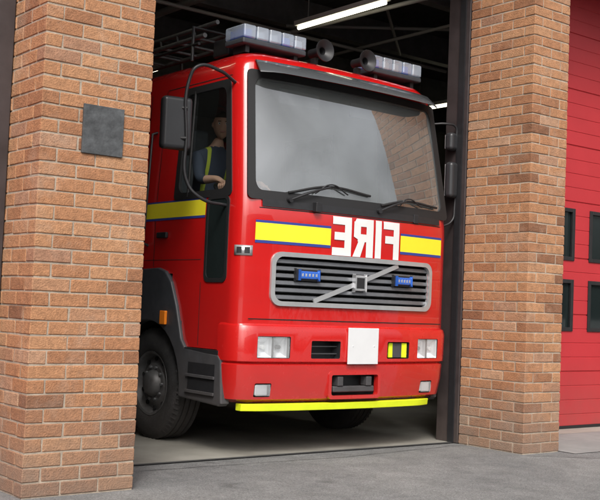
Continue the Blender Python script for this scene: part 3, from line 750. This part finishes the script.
for k,x in enumerate((1.66,1.98)): tube('ladder_rail_b_%d'%k,[(x,1.62,3.66),(x,8.0,3.66)],.02,LAD,truck,False)
for k in range(22): tube('ladder_rung_%d'%k,[(1.62,1.9+k*.29,3.56),(2.02,1.9+k*.29,3.56)],.013,LAD,truck,False)
for k in range(22): tube('ladder_tie_%d'%k,[(1.62,1.9+k*.29,3.56),(1.66,2.0+k*.29,3.66)],.010,LAD,truck,False)
for k,y in enumerate((1.8,2.9,4.0)):
    tube('roof_gantry_%d'%k,[(1.53,y,3.32),(1.53,y,3.62),(2.1,y,3.62),(2.1,y,3.32)],.016,BLACK,truck,False)
tube('roof_rail',[(1.53,1.7,3.46),(1.53,8,3.46)],.014,BLACK,truck,False)
for k in range(4): tube('suction_hose_%d'%k,[(2.35+k*.16,2.3,3.45),(2.35+k*.16,7.5,3.45)],.06,BLACK,truck,False)
box('roof_box',1.70,2.0,1.50,1.74,3.36,3.52,BLACK,truck,bevel=.02)

# ------------------------------------------------------------------ driver
ff=empty('firefighter')
X0=1.86
SKIN=mat('skin',(.50,.28,.20),.55); HAIR=mat('hair',(.03,.02,.015),.8)
def shirt():
    m=bpy.data.materials.new('navy_tunic_with_braces'); m.use_nodes=True; nt=m.node_tree; b=nt.nodes['Principled BSDF']; N=nt.nodes.new; L=nt.links.new
    b.inputs['Roughness'].default_value=.85
    tc=N('ShaderNodeTexCoord'); sp=N('ShaderNodeSeparateXYZ'); L(tc.outputs['Object'],sp.inputs[0])
    def M(op,a,bv):
        n=N('ShaderNodeMath'); n.operation=op
        if hasattr(a,'links'): L(a,n.inputs[0])
        else: n.inputs[0].default_value=a
        if bv is not None:
            if hasattr(bv,'links'): L(bv,n.inputs[1])
            else: n.inputs[1].default_value=bv
        return n.outputs[0]
    dx=M('ABSOLUTE',M('SUBTRACT',sp.outputs['X'],X0),None)
    strap=M('LESS_THAN',M('ABSOLUTE',M('SUBTRACT',dx,.105),None),.017)
    ok=M('MULTIPLY',strap,M('MULTIPLY',M('LESS_THAN',sp.outputs['Y'],1.98),M('GREATER_THAN',sp.outputs['Z'],2.2)))
    mx=N('ShaderNodeMix'); mx.data_type='RGBA'; L(ok,mx.inputs['Factor']); mx.inputs[6].default_value=(.040,.048,.075,1); mx.inputs[7].default_value=(.45,.50,.05,1)
    L(mx.outputs[2],b.inputs['Base Color']); return m
SHIRT=shirt()
V=[];E=[];Rr=[]
def jv(p,r,par=None):
    V.append(Vector(p)); Rr.append(r if isinstance(r,tuple) else (r,r)); i=len(V)-1
    if par is not None: E.append((par,i))
    return i
D=.03
pel=jv((X0,1.98+D,2.02),(.17,.13)); wa=jv((X0,1.96+D,2.18),(.15,.11),pel); ch=jv((X0,1.90+D,2.38),(.17,.12),wa); up=jv((X0,1.84+D,2.50),(.14,.10),ch); nk=jv((X0-.01,1.80+D,2.60),.055,up); nk2=jv((X0-.01,1.76+D,2.69),.052,nk)
for s in (-1,1):
    sh=jv((X0+s*.18,1.84+D,2.49),.07,up); el=jv((X0+s*.27,1.68,2.27),.048,sh); wr=jv((X0+s*.235,1.48,2.27),.03,el); pm=jv((X0+s*.225,1.42,2.25),(.036,.022),wr)
    for k in range(4):
        yy=1.405-.022*k+.03
        a=jv((X0+s*(.225),yy-.0,2.235),.010,pm); b=jv((X0+s*(.255-.004*k),yy-.02,2.205),.009,a); jv((X0+s*(.235),yy-.015,2.165+.004*k),.008,b)
    t=jv((X0+s*.20,1.43,2.22),.011,pm); jv((X0+s*.205,1.40,2.175),.009,t)
    hp=jv((X0+s*.10,1.93,2.0),.10,pel); kn=jv((X0+s*.14,1.52,2.0),.068,hp); an=jv((X0+s*.14,1.40,1.60),.045,kn); jv((X0+s*.14,1.28,1.54),.04,an)
me=bpy.data.meshes.new('body'); me.from_pydata(V,E,[]); ob=bpy.data.objects.new('body_tmp',me); COL.objects.link(ob)
sk=ob.modifiers.new('sk','SKIN'); sk.use_smooth_shade=True
for i,vv in enumerate(me.skin_vertices[0].data): vv.radius=Rr[i]; vv.use_root=(i==0)
sb=ob.modifiers.new('ss','SUBSURF'); sb.levels=3; sb.render_levels=3
dg=bpy.context.evaluated_depsgraph_get(); bme=bpy.data.meshes.new_from_object(ob.evaluated_get(dg)); bpy.data.objects.remove(ob)
body=bpy.data.objects.new('body',bme); COL.objects.link(body); body.parent=ff
bme.materials.clear()
for m in (SHIRT,SKIN): bme.materials.append(m)
for p in bme.polygons:
    c=p.center; k=0
    if c.z>2.60 and abs(c.x-X0)<.09: k=1
    if c.y<1.60 and c.z>2.12 and abs(c.x-X0)>.16: k=1
    p.material_index=k; p.use_smooth=True
bm=bmesh.new(); bmesh.ops.create_uvsphere(bm,u_segments=32,v_segments=24,radius=1)
for v in bm.verts:
    x,y,z=v.co; w=1-.22*max(0,-z)**1.5
    nx=x*.078*w; ny=y*.098*(1-.10*max(0,-z)); nz=z*.125
    if y<0:
        nose=math.exp(-((x/.20)**2+((z+.12)/.20)**2)); ny-=.026*nose
        for e_ in (-.38,.38): ny+=.012*math.exp(-(((x-e_)/.2)**2+((z-.08)/.13)**2))
        ny-=.006*math.exp(-((x/.35)**2+((z-.28)/.10)**2)); ny-=.007*math.exp(-((x/.3)**2+((z+.48)/.09)**2)); ny-=.010*math.exp(-((x/.3)**2+((z+.85)/.15)**2))
    v.co=(nx,ny,nz)
hm=bpy.data.meshes.new('head'); bm.to_mesh(hm); bm.free()
hd=bpy.data.objects.new('head',hm); COL.objects.link(hd); hd.parent=ff; hd.location=(X0-.02,1.72+D,2.79); hd.rotation_euler=(math.radians(6),0,math.radians(-28))
hm.materials.append(SKIN); hm.materials.append(HAIR)
for p in hm.polygons:
    c=p.center; p.use_smooth=True
    if c.z>.062-(.45*max(0,c.y+.04)) : p.material_index=1
EYE=mat('eye_white',(.7,.7,.68),.3); PUP=mat('pupil',(.01,.01,.01),.2); LIP=mat('lips',(.35,.13,.11),.5)
for k,sx in enumerate((-1,1)):
    e1=lathe('eye_%d'%k,[(-.011,.001),(-.009,.006),(0,.012),(.006,.010)],(0,0,0),'y',EYE,ff,seg=14); e1.parent=hd; e1.location=(sx*.030,-.080,.010)
    e2=lathe('pupil_%d'%k,[(-.0125,.0005),(-.011,.005)],(0,0,0),'y',PUP,ff,seg=12); e2.parent=hd; e2.location=(sx*.030,-.080,.010)
    e3=lathe('ear_%d'%k,[(-.008,.001),(-.010,.016),(0,.026),(.008,.02)],(0,0,0),'x',SKIN,ff,seg=16); e3.parent=hd; e3.location=(sx*.078,.005,-.002)
    b_=box('eyebrow_%d'%k,-.017,.017,-.003,.003,-.003,.003,HAIR,ff); b_.parent=hd; b_.location=(sx*.030,-.092,.030)
l_=box('mouth',-.024,.024,-.004,.004,-.005,.005,LIP,ff,bevel=.002); l_.parent=hd; l_.location=(0,-.094,-.060)

# ------------------------------------------------------------------ light
el=math.radians(46)
w=bpy.data.worlds.new('World'); scene.world=w; w.use_nodes=True; nt=w.node_tree
bg=nt.nodes['Background']; sky=nt.nodes.new('ShaderNodeTexSky'); sky.sky_type='NISHITA'; sky.sun_disc=False
sd=Vector((-.62,-.78,0)).normalized()*math.cos(el)+Vector((0,0,math.sin(el)))
sky.sun_elevation=el; sky.sun_rotation=math.atan2(sd.x,sd.y)
sky.air_density=1; sky.dust_density=8; sky.ozone_density=1
# thin high cloud: desaturated, softly broken
hs=nt.nodes.new('ShaderNodeHueSaturation'); hs.inputs['Saturation'].default_value=.30; hs.inputs['Value'].default_value=1.25
tc=nt.nodes.new('ShaderNodeTexCoord'); cn=nt.nodes.new('ShaderNodeTexNoise'); cn.inputs['Scale'].default_value=2.6; cn.inputs['Detail'].default_value=7; cn.inputs['Roughness'].default_value=.5
mr=nt.nodes.new('ShaderNodeMapRange'); mr.inputs['From Min'].default_value=.36; mr.inputs['From Max'].default_value=.64; mr.inputs['To Min'].default_value=.70; mr.inputs['To Max'].default_value=1.5
mx=nt.nodes.new('ShaderNodeMix'); mx.data_type='RGBA'; mx.blend_type='MULTIPLY'; mx.inputs['Factor'].default_value=1
L=nt.links.new
L(tc.outputs['Generated'],cn.inputs['Vector']); L(cn.outputs['Fac'],mr.inputs['Value']); L(sky.outputs[0],hs.inputs['Color']); L(hs.outputs[0],mx.inputs[6]); L(mr.outputs['Result'],mx.inputs[7]); L(mx.outputs[2],bg.inputs[0])
bg.inputs[1].default_value=.13
sun=bpy.data.lights.new('sun','SUN'); sun.energy=1.4; sun.angle=math.radians(14); sun.color=(1,.97,.92)
so=bpy.data.objects.new('sun',sun); COL.objects.link(so); so.rotation_euler=(-sd).to_track_quat('-Z','Y').to_euler(); so.location=(-5,-8,10)

# ------------------------------------------------------------------ camera
F=1050.0; yaw=math.radians(38.5); pitch=math.radians(3.05); roll=math.atan(.04)
C=Vector((-3.35,-5.96,1.215))
fw=Vector((math.sin(yaw)*math.cos(pitch),math.cos(yaw)*math.cos(pitch),math.sin(pitch)))
r0=Vector((math.cos(yaw),-math.sin(yaw),0)); u0=r0.cross(fw)
R=r0*math.cos(roll)+u0*math.sin(roll); U=-r0*math.sin(roll)+u0*math.cos(roll)
cam=bpy.data.cameras.new('camera'); co=bpy.data.objects.new('camera',cam); COL.objects.link(co); scene.camera=co
co.matrix_world=Matrix(((R.x,U.x,-fw.x,C.x),(R.y,U.y,-fw.y,C.y),(R.z,U.z,-fw.z,C.z),(0,0,0,1)))
cam.sensor_width=36; cam.lens=36*F/600; cam.clip_end=1000
scene.view_settings.view_transform='Standard'; scene.view_settings.look='None'; scene.view_settings.exposure=0
